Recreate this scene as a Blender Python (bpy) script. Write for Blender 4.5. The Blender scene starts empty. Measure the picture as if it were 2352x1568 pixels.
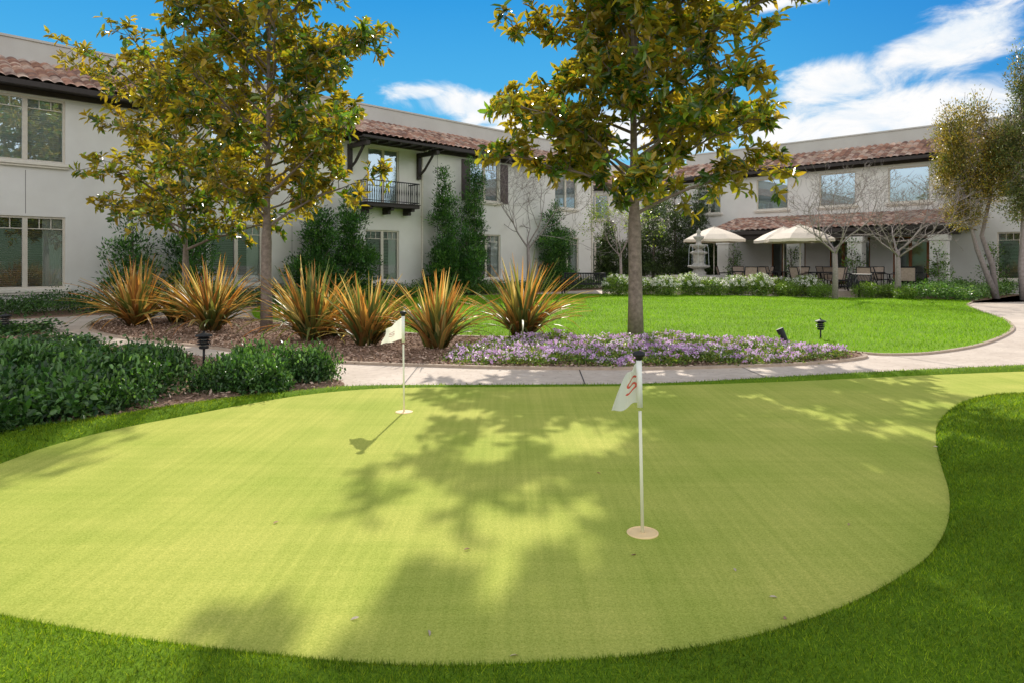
import bpy, math, random
import numpy as np
from mathutils import Vector, Matrix
rng=np.random.default_rng(7); R=random.Random(7)
H=1.4; F=1562.; CX=1176.; HY=603.
def G(u,v):
    y=F*H/(v-HY); return ((u-CX)/F*y, y)
def PD(u,Y): return ((u-CX)/F*Y, Y)
sc=bpy.context.scene; col=sc.collection
# ---------------------------------------------------------------- materials
def newmat(name):
    m=bpy.data.materials.new(name); m.use_nodes=True; nt=m.node_tree
    return m,nt,nt.nodes['Principled BSDF']
def nd(nt,t,ins=None,**kw):
    n=nt.nodes.new(t)
    for k,v in kw.items(): setattr(n,k,v)
    if ins:
        for k,v in ins.items():
            if isinstance(v,bpy.types.NodeSocket): nt.links.new(v,n.inputs[k])
            else: n.inputs[k].default_value=v
    return n
def ramp(nt,fac,stops):
    n=nt.nodes.new('ShaderNodeValToRGB'); nt.links.new(fac,n.inputs[0])
    e=n.color_ramp.elements
    while len(e)<len(stops): e.new(.5)
    for i,(p,c) in enumerate(stops):
        e[i].position=p; e[i].color=(c[0],c[1],c[2],1)
    return n.outputs[0]
def mixc(nt,fac,a,b,mode='MIX'):
    n=nt.nodes.new('ShaderNodeMix'); n.data_type='RGBA'; n.blend_type=mode
    for idx,v in ((0,fac),(6,a),(7,b)):
        if isinstance(v,bpy.types.NodeSocket): nt.links.new(v,n.inputs[idx])
        else: n.inputs[idx].default_value=v if idx==0 else (*v[:3],1)
    return n.outputs[2]
def noisemat(name,stops,scale,rough=.8,bump=0.,bscale=None,detail=6,big=None,spec=.3,metal=0.,dist=.01):
    m,nt,b=newmat(name)
    tc=nd(nt,'ShaderNodeTexCoord').outputs['Object']
    n=nd(nt,'ShaderNodeTexNoise',{'Vector':tc,'Scale':scale,'Detail':detail,'Roughness':.6})
    c=ramp(nt,n.outputs[0],stops)
    if big:
        n2=nd(nt,'ShaderNodeTexNoise',{'Vector':tc,'Scale':big[0],'Detail':4.})
        c2=ramp(nt,n2.outputs[0],[(.35,big[1]),(.65,big[2])])
        c=mixc(nt,1.,c,c2,'MULTIPLY')
    nt.links.new(c,b.inputs['Base Color'])
    b.inputs['Roughness'].default_value=rough; b.inputs['Specular IOR Level'].default_value=spec
    b.inputs['Metallic'].default_value=metal
    if bump:
        n3=nd(nt,'ShaderNodeTexNoise',{'Vector':tc,'Scale':bscale or scale*2,'Detail':5.})
        bp=nd(nt,'ShaderNodeBump',{'Height':n3.outputs[0],'Strength':bump,'Distance':dist})
        nt.links.new(bp.outputs[0],b.inputs['Normal'])
    return m
def simple(name,c,rough=.6,metal=0.,var=.12,scale=12,bump=.1):
    lo=tuple(x*(1-var) for x in c); hi=tuple(min(1,x*(1+var)) for x in c)
    return noisemat(name,[(.35,lo),(.65,hi)],scale,rough,bump,scale*4,metal=metal,dist=.003)
def leafmat(name,tr=.4,back=None,rough=.45,boost=(1.5,1.5,.7),spec=.4,bf=.75):
    m,nt,b=newmat(name)
    a=nd(nt,'ShaderNodeAttribute',attribute_name='Col').outputs[0]
    c=a
    if back:
        g=nd(nt,'ShaderNodeNewGeometry').outputs['Backfacing']
        bc=mixc(nt,bf,a,back); c=mixc(nt,g,a,bc)
    nt.links.new(c,b.inputs['Base Color']); b.inputs['Roughness'].default_value=rough
    b.inputs['Specular IOR Level'].default_value=spec
    t=nd(nt,'ShaderNodeBsdfTranslucent'); tcn=mixc(nt,1.,c,boost,'MULTIPLY'); nt.links.new(tcn,t.inputs[0])
    ms=nd(nt,'ShaderNodeMixShader',{0:tr,1:b.outputs[0],2:t.outputs[0]})
    nt.links.new(ms.outputs[0],nt.nodes['Material Output'].inputs[0])
    return m
M={}
M['ground']=noisemat('soil_ground',[(.3,(.12,.09,.06)),(.7,(.2,.16,.11))],3,bump=.3)
M['path']=noisemat('pink_concrete',[(.3,(.54,.45,.38)),(.7,(.66,.57,.49))],9,.85,.25,60,big=(1.2,(.84,.82,.81),(1,1,1)),dist=.004)
nt=M['path'].node_tree; b=nt.nodes['Principled BSDF']; src=b.inputs['Base Color'].links[0].from_socket
tc=nd(nt,'ShaderNodeTexCoord').outputs['Object']
v=nd(nt,'ShaderNodeTexVoronoi',{'Vector':tc,'Scale':11.}); fl=ramp(nt,v.outputs[0],[(.10,(.60,.54,.50)),(.17,(1,1,1))])
nt.links.new(mixc(nt,1.,src,fl,'MULTIPLY'),b.inputs['Base Color'])
M['kerb']=simple('kerb_concrete',(.40,.31,.24),.85)
M['green']=noisemat('putting_turf',[(.3,(.31,.35,.055)),(.7,(.56,.57,.145))],160,.95,.5,500,big=(1.1,(.83,.90,.75),(1.10,1.05,1.10)),spec=.1,dist=.005)
nt=M['green'].node_tree; b=nt.nodes['Principled BSDF']; src=b.inputs['Base Color'].links[0].from_socket
tc=nd(nt,'ShaderNodeTexCoord').outputs['Object']
def streak(nt,src,sx,sy,lo,hi,rot=0):
    mp=nd(nt,'ShaderNodeMapping',{0:tc,3:(sx,sy,1),2:(0,0,rot)}); n=nd(nt,'ShaderNodeTexNoise',{'Vector':mp.outputs[0],'Scale':1.,'Detail':4.})
    return mixc(nt,1.,src,ramp(nt,n.outputs[0],[(.35,lo),(.65,hi)]),'MULTIPLY')
c_=streak(nt,src,26,.3,(.91,.935,.88),(1.05,1.04,1.05),.06); c_=streak(nt,c_,.7,16,(.94,.96,.92),(1.03,1.02,1.03)); c_=streak(nt,c_,70,70,(.86,.90,.82),(1.09,1.07,1.09))
nt.links.new(c_,b.inputs['Base Color'])
M['rough']=noisemat('rough_turf',[(.3,(.06,.13,.006)),(.7,(.17,.28,.015))],90,.95,.5,200,spec=.1)
M['lawn']=noisemat('lawn_grass',[(.3,(.12,.25,.010)),(.7,(.25,.41,.025))],35,.95,.6,80,big=(.8,(.8,.86,.8),(1.05,1.05,1)),spec=.1,dist=.03)
M['mulch']=noisemat('bark_mulch',[(.3,(.15,.09,.06)),(.7,(.42,.28,.21))],45,.95,.8,60,spec=.1,dist=.03)
M['stucco']=noisemat('stucco',[(.3,(.76,.725,.685)),(.7,(.83,.80,.765))],1.2,.9,.25,45,big=(.35,(.90,.90,.91),(1,1,1)),dist=.006)
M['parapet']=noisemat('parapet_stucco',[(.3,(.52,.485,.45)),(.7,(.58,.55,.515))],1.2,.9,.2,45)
M['trim']=simple('cream_trim',(.76,.70,.62),.7,var=.06)
M['frame']=simple('window_frame_paint',(.64,.58,.50),.5,var=.05)
M['darkwood']=simple('dark_fascia',(.045,.036,.034),.6)
M['brown']=simple('redwood_door',(.32,.12,.05),.5)
M['iron']=simple('black_iron',(.018,.018,.02),.5,.0)
M['shutter']=simple('shutter_paint',(.12,.09,.095),.6)
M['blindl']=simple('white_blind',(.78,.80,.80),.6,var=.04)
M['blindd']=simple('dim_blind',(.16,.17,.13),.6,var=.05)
M['curtain']=simple('curtain_fabric',(.5,.5,.46),.8,var=.05)
M['bark']=noisemat('tree_bark',[(.3,(.14,.11,.09)),(.7,(.30,.24,.20))],14,.9,.5,40)
M['palebark']=noisemat('pale_bark',[(.3,(.22,.18,.17)),(.7,(.36,.31,.29))],14,.85,.3,40)
M['stone']=noisemat('fountain_stone',[(.3,(.30,.28,.26)),(.7,(.54,.51,.47))],9,.85,.4,30)
M['canvas']=simple('canvas',(.76,.66,.55),.8,var=.04)
M['sling']=simple('sling_fabric',(.46,.36,.29),.8)
M['pole']=simple('cream_pole',(.78,.76,.58),.4,var=.03)
M['white']=simple('white_sleeve',(.85,.84,.78),.5,var=.02)
M['red']=simple('red_print',(.60,.10,.06),.7,var=.05)
M['pink']=simple('faded_print',(.62,.36,.33),.7,var=.05)
M['cup']=simple('cup_cover',(.85,.62,.33),.6,var=.05)
M['water']=simple('water_white',(.6,.65,.7),.1,var=.1)
m,nt,b=newmat('roof_tiles'); a=nd(nt,'ShaderNodeAttribute',attribute_name='Col').outputs[0]
n=nd(nt,'ShaderNodeTexNoise',{'Vector':nd(nt,'ShaderNodeTexCoord').outputs['Object'],'Scale':14.,'Detail':6.})
nt.links.new(mixc(nt,1.,a,ramp(nt,n.outputs[0],[(.3,(.7,.7,.7)),(.7,(1.1,1.1,1.1))]),'MULTIPLY'),b.inputs['Base Color']); b.inputs['Roughness'].default_value=.85
M['tile']=m
def glass(name,add):
    m,nt,b=newmat(name); nt.nodes.remove(b)
    fr=nd(nt,'ShaderNodeFresnel',{'IOR':1.5}); ma=nd(nt,'ShaderNodeMath',{0:fr.outputs[0],1:add},operation='ADD')
    ms=nd(nt,'ShaderNodeMixShader',{0:ma.outputs[0],1:nd(nt,'ShaderNodeBsdfTransparent',{0:(.86,.9,.9,1)}).outputs[0],2:nd(nt,'ShaderNodeBsdfGlossy',{'Roughness':.02,'Color':(.78,.92,1,1)}).outputs[0]})
    nt.links.new(ms.outputs[0],nt.nodes['Material Output'].inputs[0]); return m
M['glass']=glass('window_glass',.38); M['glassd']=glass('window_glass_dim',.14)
M['magleaf']=leafmat('magnolia_leaf',.42,(.40,.28,.06),.26,(2.3,2.2,.45),bf=.6,spec=.6)
M['leaf']=leafmat('leaf',.32,None,.36,(1.7,1.8,.6),spec=.5)
M['dryleaf']=leafmat('sword_leaf',.36,None,.45,(1.65,1.35,.8))
M['blade']=leafmat('grass_blade',.48,None,.6,(1.6,1.6,.6),.2)
M['chip']=leafmat('bark_chip',.0,None,.9,spec=.1)
M['petal']=leafmat('petal',.3,None,.7,(1.2,1.1,1.2))
M['clothflag']=leafmat('flag_cloth',.45,None,.8,(1,1,1))
# ---------------------------------------------------------------- mesh helpers
def npmesh(name,V,Fa,mat,C=None,smooth=False,corner=None):
    V=np.asarray(V,dtype=np.float32); Fa=np.asarray(Fa,dtype=np.int32); k=Fa.shape[1]
    me=bpy.data.meshes.new(name); me.vertices.add(len(V)); me.vertices.foreach_set('co',V.ravel())
    me.loops.add(Fa.size); me.loops.foreach_set('vertex_index',Fa.ravel())
    me.polygons.add(len(Fa)); me.polygons.foreach_set('loop_start',np.arange(0,Fa.size,k,dtype=np.int32))
    try: me.polygons.foreach_set('loop_total',np.full(len(Fa),k,dtype=np.int32))
    except Exception: pass
    if smooth: me.polygons.foreach_set('use_smooth',np.ones(len(Fa),dtype=bool))
    me.update(calc_edges=True)
    if C is not None:
        a=me.color_attributes.new('Col','FLOAT_COLOR','POINT'); c=np.ones((len(V),4),dtype=np.float32); c[:,:3]=C; a.data.foreach_set('color',c.ravel())
    if corner is not None:
        a=me.color_attributes.new('Col','FLOAT_COLOR','CORNER'); c=np.ones((Fa.size,4),dtype=np.float32); c[:,:3]=np.repeat(corner,k,axis=0); a.data.foreach_set('color',c.ravel())
    me.materials.append(mat); return me
class MB:
    def __init__(s): s.v=[]; s.f=[]
    def box(s,x0,x1,y0,y1,z0,z1,M4=None):
        b=len(s.v); p=[(x,y,z) for z in (z0,z1) for x,y in ((x0,y0),(x1,y0),(x1,y1),(x0,y1))]
        if M4 is not None: p=[tuple(M4@Vector(q)) for q in p]
        s.v+=p; s.f+=[(b,b+3,b+2,b+1),(b+4,b+5,b+6,b+7),(b,b+1,b+5,b+4),(b+1,b+2,b+6,b+5),(b+2,b+3,b+7,b+6),(b+3,b,b+4,b+7)]
        return s
    def tube(s,pts,rad,n=6,cap=True):
        b=len(s.v); m=len(pts); pts=[Vector(p) for p in pts]
        if not hasattr(rad,'__len__'): rad=[rad]*m
        for i,p in enumerate(pts):
            t=(pts[min(i+1,m-1)]-pts[max(i-1,0)]); t=t.normalized() if t.length>1e-9 else Vector((0,0,1))
            r=Vector((1,0,0)) if abs(t.x)<.8 else Vector((0,1,0))
            u=t.cross(r).normalized(); w=t.cross(u)
            for j in range(n):
                a=2*math.pi*j/n; s.v.append(tuple(p+(u*math.cos(a)+w*math.sin(a))*rad[i]))
        for i in range(m-1):
            for j in range(n):
                j2=(j+1)%n; s.f.append((b+i*n+j,b+i*n+j2,b+(i+1)*n+j2,b+(i+1)*n+j))
        if cap: s.f.append(tuple(b+(m-1)*n+j for j in range(n))); s.f.append(tuple(b+n-1-j for j in range(n)))
        return s
    def lathe(s,prof,n=24,c=(0,0,0),ph=0):
        b=len(s.v)
        for r,z in prof:
            for j in range(n):
                a=2*math.pi*j/n+ph; s.v.append((c[0]+r*math.cos(a),c[1]+r*math.sin(a),c[2]+z))
        for i in range(len(prof)-1):
            for j in range(n):
                j2=(j+1)%n; s.f.append((b+i*n+j,b+i*n+j2,b+(i+1)*n+j2,b+(i+1)*n+j))
        s.f.append(tuple(b+(len(prof)-1)*n+j for j in range(n))); s.f.append(tuple(b+n-1-j for j in range(n)))
        return s
    def mesh(s,name,mat,smooth=False,C=None):
        me=bpy.data.meshes.new(name); me.from_pydata(s.v,[],s.f); me.materials.append(mat)
        if smooth:
            for p in me.polygons: p.use_smooth=True
        me.update()
        if C is not None:
            a=me.color_attributes.new('Col','FLOAT_COLOR','POINT')
            for i in range(len(s.v)): a.data[i].color=(*C,1)
        return me
def emit(name,data=None,parent=None,loc=(0,0,0),rz=0,sc3=None,bevel=0,**props):
    o=bpy.data.objects.new(name,data); col.objects.link(o); o.location=loc if len(loc)==3 else (*loc,0); o.rotation_euler=(0,0,rz)
    if sc3 is not None: o.scale=sc3 if hasattr(sc3,'__len__') else (sc3,)*3
    if parent: o.parent=parent
    if bevel:
        b=o.modifiers.new('bevel','BEVEL'); b.width=bevel; b.segments=2; b.limit_method='ANGLE'
    if data is None: o.empty_display_size=.2
    for k,v in props.items(): o[k]=v
    return o
def copy_thing(top,loc,rz,sc3=None,**props):
    o=top.copy(); col.objects.link(o); o.location=loc if len(loc)==3 else (*loc,0); o.rotation_euler=(0,0,rz)
    if sc3 is not None: o.scale=(sc3,)*3 if not hasattr(sc3,'__len__') else sc3
    for k,v in props.items(): o[k]=v
    for c in top.children:
        k=c.copy(); col.objects.link(k); k.parent=o
        for g in c.children:
            q=g.copy(); col.objects.link(q); q.parent=k
    return o
def catmull(pts,n=8,closed=True):
    P=[np.array(p,float) for p in pts]; m=len(P); out=[]
    for i in range(m if closed else m-1):
        if closed: a,b,c,d=P[(i-1)%m],P[i],P[(i+1)%m],P[(i+2)%m]
        else: a,b,c,d=P[max(i-1,0)],P[i],P[i+1],P[min(i+2,m-1)]
        for t in np.linspace(0,1,n,endpoint=False):
            out.append(.5*((2*b)+(-a+c)*t+(2*a-5*b+4*c-d)*t*t+(-a+3*b-3*c+d)*t**3))
    if not closed: out.append(P[-1])
    return np.array(out)
def slab(name,poly,z,depth,mat,**props):
    mb=MB(); n=len(poly); area=sum(poly[i][0]*poly[(i+1)%n][1]-poly[(i+1)%n][0]*poly[i][1] for i in range(n))
    if area<0: poly=poly[::-1]
    mb.v=[(p[0],p[1],z) for p in poly]+[(p[0],p[1],z-depth) for p in poly]
    mb.f=[tuple(range(n))]+[(i+n,(i+1)%n+n,(i+1)%n,i) for i in range(n)]
    return emit(name,mb.mesh(name,mat),**props)
def inpoly(P,poly):
    x,y=P[:,0],P[:,1]; r=np.zeros(len(P),bool); n=len(poly)
    for i in range(n):
        x1,y1=poly[i][:2]; x2,y2=poly[(i+1)%n][:2]
        c=((y1>y)!=(y2>y))&(x<(x2-x1)*(y-y1)/(y2-y1+1e-12)+x1); r^=c
    return r
def edgedist(P,poly):
    d=np.full(len(P),9.); n=len(poly)
    for i in range(n):
        a=poly[i]; b=poly[(i+1)%n]; ab=b-a; t=np.clip(((P-a)@ab)/(ab@ab+1e-12),0,1); q=a+t[:,None]*ab; d=np.minimum(d,np.hypot(*(P-q).T))
    return d
def samp(n,poly,ex=None):
    poly=np.asarray(poly); lo=poly[:,:2].min(0); hi=poly[:,:2].max(0); out=[]; k=0
    while k<n:
        P=lo+(hi-lo)*rng.random((max(2000,2*n),2)); P=P[inpoly(P,poly)]
        if ex is not None: P=P[~inpoly(P,ex)]
        out.append(P); k+=len(P)
        if len(P)==0: break
    return np.concatenate(out)[:n]
def norm(a): return a/(np.linalg.norm(a,axis=1,keepdims=True)+1e-9)
def palette(pal,n,j=.15):
    pal=np.array(pal); c=pal[rng.integers(0,len(pal),n)]
    return np.clip(c*(1+j*rng.standard_normal((n,1))),.002,1)
def leaves(P,D,U,L,W,C,fold=.2,droop=.1):
    D=norm(D); U=norm(U-(U*D).sum(1,keepdims=True)*D); S=np.cross(D,U); L=L[:,None]; W=W[:,None]
    up=U*W*fold
    v=np.stack([P,P+D*L*.28+S*W*.48+up,P+D*L*.68+S*W*.42+up,P+D*L-U*L*droop,P+D*L*.68-S*W*.42+up,P+D*L*.28-S*W*.48+up],1).reshape(-1,3)
    b=np.arange(len(P))[:,None]*6
    f=np.concatenate([b+np.array([0,1,2,3]),b+np.array([0,3,4,5])],0)
    return v,f,np.repeat(C,6,axis=0)
def quads(P,D,U,L,W,C):
    D=norm(D); U=norm(U-(U*D).sum(1,keepdims=True)*D); S=np.cross(D,U); L=L[:,None]; W=W[:,None]
    v=np.stack([P,P+D*L*.5+S*W*.5,P+D*L,P+D*L*.5-S*W*.5],1).reshape(-1,3)
    b=np.arange(len(P))[:,None]*4
    return v,b+np.array([0,1,2,3]),np.repeat(C,4,axis=0)
def blades(P,h,w,C,lean=.5):
    n=len(P); a=rng.random(n)*6.283; d=np.stack([np.cos(a),np.sin(a),0*a],1); ln=rng.standard_normal((n,3))*lean; ln[:,2]=1; ln=norm(ln)
    hh=(h*(.6+.8*rng.random(n)))[:,None]
    v=np.stack([P-d*w/2,P+d*w/2,P+ln*hh],1).reshape(-1,3)
    return v,np.arange(n*3).reshape(-1,3),np.repeat(C,3,axis=0)
# ---------------------------------------------------------------- camera, sun, world
cam=bpy.data.cameras.new('camera'); co=bpy.data.objects.new('camera',cam); col.objects.link(co); sc.camera=co
co.location=(0,0,H); co.rotation_euler=(math.pi/2,0,0); cam.lens=23.9; cam.sensor_width=36; cam.shift_y=-.077; cam.clip_end=2000
SE=math.radians(34); SA=math.radians(4)
sd=Vector((math.sin(SA)*math.cos(SE),math.cos(SA)*math.cos(SE),math.sin(SE)))
sun=bpy.data.lights.new('sun','SUN'); sun.energy=5.0; sun.angle=math.radians(.55); sun.color=(1,.93,.81)
so=bpy.data.objects.new('sun',sun); col.objects.link(so); so.rotation_euler=sd.to_track_quat('Z','Y').to_euler(); so.location=(10,30,30)
w=bpy.data.worlds.new('World'); sc.world=w; w.use_nodes=True; nt=w.node_tree; bg=nt.nodes['Background']
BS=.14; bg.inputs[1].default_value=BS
sky=nd(nt,'ShaderNodeTexSky',sky_type='NISHITA'); sky.sun_disc=False; sky.sun_elevation=SE; sky.sun_rotation=SA; sky.air_density=1.0; sky.dust_density=.6
tc=nd(nt,'ShaderNodeTexCoord').outputs['Generated']; sp=nd(nt,'ShaderNodeSeparateXYZ',{0:tc})
def mth(op,a,b=0.,c=None):
    n=nd(nt,'ShaderNodeMath',operation=op)
    for i,v in enumerate((a,b)+((c,) if c is not None else ())):
        if isinstance(v,bpy.types.NodeSocket): nt.links.new(v,n.inputs[i])
        else: n.inputs[i].default_value=v
    return n.outputs[0]
az=mth('ARCTAN2',sp.outputs[0],sp.outputs[1]); el=sp.outputs[2]
lowc=ramp(nt,el,[(0,(.38,.72,.89)),(.12,(.20,.61,.88)),(.22,(.09,.48,.86)),(.36,(.035,.34,.78)),(.6,(.02,.2,.6))])
rt=nd(nt,'ShaderNodeMapRange',{0:az,1:.3,2:.75}); lowc=mixc(nt,rt.outputs[0],lowc,mixc(nt,1.,lowc,(.4,.55,.8),'MULTIPLY'))
def gauss(a0,e0,ra,re,tilt=0.):
    da=mth('SUBTRACT',az,a0); x=mth('DIVIDE',da,ra); e2=mth('SUBTRACT',mth('SUBTRACT',el,e0),mth('MULTIPLY',da,tilt)); y=mth('DIVIDE',e2,re)
    return mth('EXPONENT',mth('MULTIPLY',mth('ADD',mth('MULTIPLY',x,x),mth('MULTIPLY',y,y)),-1.))
cv=nd(nt,'ShaderNodeCombineXYZ',{0:mth('MULTIPLY',az,5.5),1:mth('MULTIPLY',el,12.),2:.7})
cn=nd(nt,'ShaderNodeTexNoise',{'Vector':cv.outputs[0],'Scale':1.6,'Detail':10.,'Roughness':.62,'Distortion':.5})
bias=gauss(.50,.175,.22,.06,.0)
for g in ((.58,.265,.11,.045,.25),(.44,.23,.09,.04,0.),(-.03,.218,.15,.030,-.12),(-.14,.24,.06,.014,0.),(.06,.175,.32,.04,0.),(.38,.335,.09,.010,0.)):
    bias=mth('MAXIMUM',bias,gauss(*g))
cm=nd(nt,'ShaderNodeMapRange',{0:mth('ADD',mth('MULTIPLY',cn.outputs[0],1.0),mth('MULTIPLY',bias,.58)),1:.70,2:1.02},interpolation_type='SMOOTHSTEP')
cc=ramp(nt,cn.outputs[0],[(.35,(.72,.84,.96)),(.58,(1.0,1.0,1.0))])
lowc=mixc(nt,cm.outputs[0],lowc,cc)
# unseen bright cloud bank added to light shaded facades; green horizon added for window reflections
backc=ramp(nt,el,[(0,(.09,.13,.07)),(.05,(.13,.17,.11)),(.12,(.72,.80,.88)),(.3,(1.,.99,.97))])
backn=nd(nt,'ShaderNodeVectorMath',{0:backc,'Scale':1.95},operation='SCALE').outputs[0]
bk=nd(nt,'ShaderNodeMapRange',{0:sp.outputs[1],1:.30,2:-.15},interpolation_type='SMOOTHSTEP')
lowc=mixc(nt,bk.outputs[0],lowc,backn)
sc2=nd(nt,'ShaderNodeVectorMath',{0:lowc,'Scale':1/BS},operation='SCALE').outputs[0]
hi=nd(nt,'ShaderNodeMapRange',{0:el,1:.40,2:.65})
upper=mixc(nt,.62,nd(nt,'ShaderNodeVectorMath',{0:sky.outputs[0],'Scale':1.0},operation='SCALE').outputs[0],(6.3,6.4,6.4))
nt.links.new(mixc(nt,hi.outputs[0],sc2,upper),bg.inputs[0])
sc.view_settings.view_transform='Standard'; sc.view_settings.look='None'; sc.view_settings.exposure=0
# ---------------------------------------------------------------- ground
slab('ground',[(-300,-60),(300,-60),(300,600),(-300,600)],0,.2,M['ground'],kind='structure')
slab('path',[(-30,4),(-30,60),(40,60),(40,4)],.008,.03,M['path'],kind='structure')
far=[G(*p) for p in [(-500,1110),(-250,1060),(0,1000),(120,983),(250,963),(400,938),(560,916),(700,899),(850,888),(1176,886),(1500,883),(1800,868),(2100,853),(2352,842),(2800,820),(3400,800)]]
roughP=np.array(list(catmull(far,6,False))+[(16,-5),(-12,-5)])
greenP=catmull([G(*p) for p in [(0,1073),(100,1036),(200,1008),(300,985),(430,960),(560,935),(700,912),(850,898),(1000,894),(1200,893),(1500,890),(1800,881),(2100,867),(2352,857),(2600,848),(2700,875),(2500,900),(2352,915),(2270,918),(2200,935),(2157,975),(2150,1020),(2163,1080),(2180,1140),(2177,1210),(2140,1280),(2070,1335),(1950,1400),(1800,1455),(1650,1493),(1450,1523),(1250,1537),(1050,1545),(850,1540),(650,1522),(450,1500),(300,1480),(150,1455),(0,1425),(-200,1360),(-330,1260),(-200,1150)]],6)
slab('turf_fringe',roughP,.014,.05,M['rough'],kind='structure')
slab('putting_green',greenP,.026,.03,M['green'],kind='structure')
def mound(P):
    dg=edgedist(P,greenP); de=edgedist(P,roughP)
    h=.085*(1-np.exp(-dg/.10))*np.clip(de/.35,0,1)+.09*np.clip((dg-.2)/1.4,0,1)*np.clip(de/1.2,0,1)*(P[:,0]>-1)
    return .019+np.where(inpoly(P,roughP)&~inpoly(P,greenP),h,-.012)
gx=np.arange(-6,9,.07); gy=np.arange(1.2,11,.07); X_,Y_=np.meshgrid(gx,gy); PP=np.column_stack([X_.ravel(),Y_.ravel()]); ZZ=mound(PP); ins=inpoly(PP,roughP)
nx_=len(gx); ii=(np.arange(len(gy)-1)[:,None]*nx_+np.arange(nx_-1)[None,:]).ravel(); Fq=np.column_stack([ii,ii+1,ii+nx_+1,ii+nx_]); Fq=Fq[ins[Fq].all(1)]
emit('turf_mound',npmesh('turf_mound',np.column_stack([PP,ZZ]),Fq,M['rough'],smooth=True),kind='structure')
lawnP=catmull([G(*p) for p in [(590,738),(700,748),(850,762),(1080,776),(1400,779),(1700,792),(1960,812),(2050,817),(2150,812),(2250,795),(2310,772),(2326,755),(2305,735),(2255,718),(2222,703),(2225,693),(2100,689),(1860,685),(1600,680),(1300,678),(1000,683),(700,692),(590,708)]],6)
slab('lawn',lawnP,.035,.05,M['lawn'],kind='structure')
bedP=catmull([G(*p) for p in [(203,752),(225,742),(320,736),(480,735),(600,739),(850,763),(1080,777),(1400,780),(1700,793),(1900,806),(1975,815),(1975,826),(1850,838),(1700,844),(1500,849),(1200,848),(1000,843),(760,834),(620,822),(480,800),(330,785),(230,768)]],6)
slab('mulch_bed',bedP,.028,.05,M['mulch'],kind='structure')
sbedP=catmull([G(*p) for p in [(-300,800),(-60,757),(60,762),(200,792),(330,800),(470,822),(600,838),(700,858),(775,876),(785,890),(700,900),(560,918),(400,940),(250,965),(120,985),(0,1002),(-250,1062)]],6)
slab('shrub_bed',sbedP,.024,.05,M['mulch'],kind='structure')
def kerb(poly,wd,z,closed=True):
    P=np.array(poly); n=len(P); t=np.roll(P,-1,0)-np.roll(P,1,0); t/=np.linalg.norm(t,axis=1,keepdims=True)+1e-9; nn=np.stack([-t[:,1],t[:,0]],1)
    a=P-nn*wd/2; c=P+nn*wd/2; mb=MB()
    for i in range(n): mb.v+=[(a[i][0],a[i][1],0),(a[i][0],a[i][1],z),(c[i][0],c[i][1],z),(c[i][0],c[i][1],0)]
    for i in range(n):
        j=(i+1)%n
        for k in range(3): mb.f.append((i*4+k,i*4+k+1,j*4+k+1,j*4+k))
    return mb.mesh('kerb',M['kerb'])
for P_ in (bedP,lawnP): emit('kerb',kerb(P_,.07,.042 if P_ is bedP else .039),kind='structure')
mb=MB()
for (a,b_) in (((1330,848),(1345,887)),((960,843),(925,887)),((1700,843),(1760,868)),((2050,818),(2230,846)),((2330,760),(2600,790)),((620,824),(560,850)),((330,786),(230,800)),((2240,700),(2420,690))):
    p=Vector((*G(*a),0)); q=Vector((*G(*b_),0)); d=(q-p).normalized(); s=Vector((-d.y,d.x,0))*.006
    bb=len(mb.v); mb.v+=[tuple(x+Vector((0,0,.013))) for x in (p-s,q-s,q+s,p+s)]; mb.f.append((bb,bb+1,bb+2,bb+3))
emit('paving_joint',mb.mesh('paving_joint',M['darkwood']),kind='structure')
# turf blades
def ring(n,xr,yr):
    P=np.stack([xr[0]+(xr[1]-xr[0])*rng.random(n),yr[0]+(yr[1]-yr[0])*rng.random(n)],1)
    P=P[inpoly(P,roughP)&~inpoly(P,greenP)]; return P
P=np.concatenate([ring(330000,(-3.2,3.6),(1.9,4.6)),ring(150000,(-5,6),(4.6,7)),ring(60000,(-5,11),(7,10))])
P=P[(np.abs(P[:,0])<.8*P[:,1]+.6)]
P3=np.column_stack([P,mound(P)-.003]); dd=P[:,1]
C=palette([(.11,.20,.008),(.20,.31,.014),(.065,.14,.006),(.32,.40,.025),(.16,.25,.015)],len(P),.2)
pn=(.88+.22*np.sin(P[:,0]*5.1+np.cos(P[:,1]*4.3)*2)*np.cos(P[:,1]*6.7+P[:,0]))[:,None]; C=np.clip(C*pn,.003,1)
V=[];Fs=[];Cs=[];o=0
for msk,h_,w_ in ((dd<4.6,.022,.0036),(dd>=4.6,.030,.0065)):
    v,f,c=blades(P3[msk],h_,w_,C[msk],.75); V.append(v);Fs.append(f+o);Cs.append(c);o+=len(v)
emit('turf_grass',npmesh('turf_grass',np.concatenate(V),np.concatenate(Fs),M['blade'],np.concatenate(Cs)),kind='stuff',label='short dense green turf around the putting green',category='grass')
P=samp(110000,lawnP); P3=np.column_stack([P,np.full(len(P),.03)])
pn=(.88+.16*np.sin(P[:,0]*1.7+np.cos(P[:,1]*1.3)*2)*np.cos(P[:,1]*1.9+P[:,0]*.6))[:,None]
v,f,c=blades(P3,.055,.014,np.clip(palette([(.17,.33,.012),(.25,.42,.022),(.12,.26,.012)],len(P))*pn,.003,1),.6)
emit('lawn_grass',npmesh('lawn_grass',v,f,M['blade'],c),kind='stuff',label='bright green mown lawn grass',category='grass')
P=np.concatenate([samp(26000,bedP),samp(9000,sbedP)]); n=len(P); P3=np.column_stack([P,.03+.03*rng.random(n)])
D=rng.standard_normal((n,3)); D[:,2]*=.3; U=rng.standard_normal((n,3))*.5; U[:,2]+=1
v,f,c=quads(P3,D,U,.03+.05*rng.random(n),.012+.02*rng.random(n),palette([(.38,.25,.19),(.22,.14,.09),(.52,.38,.30),(.12,.08,.05)],n))
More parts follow.
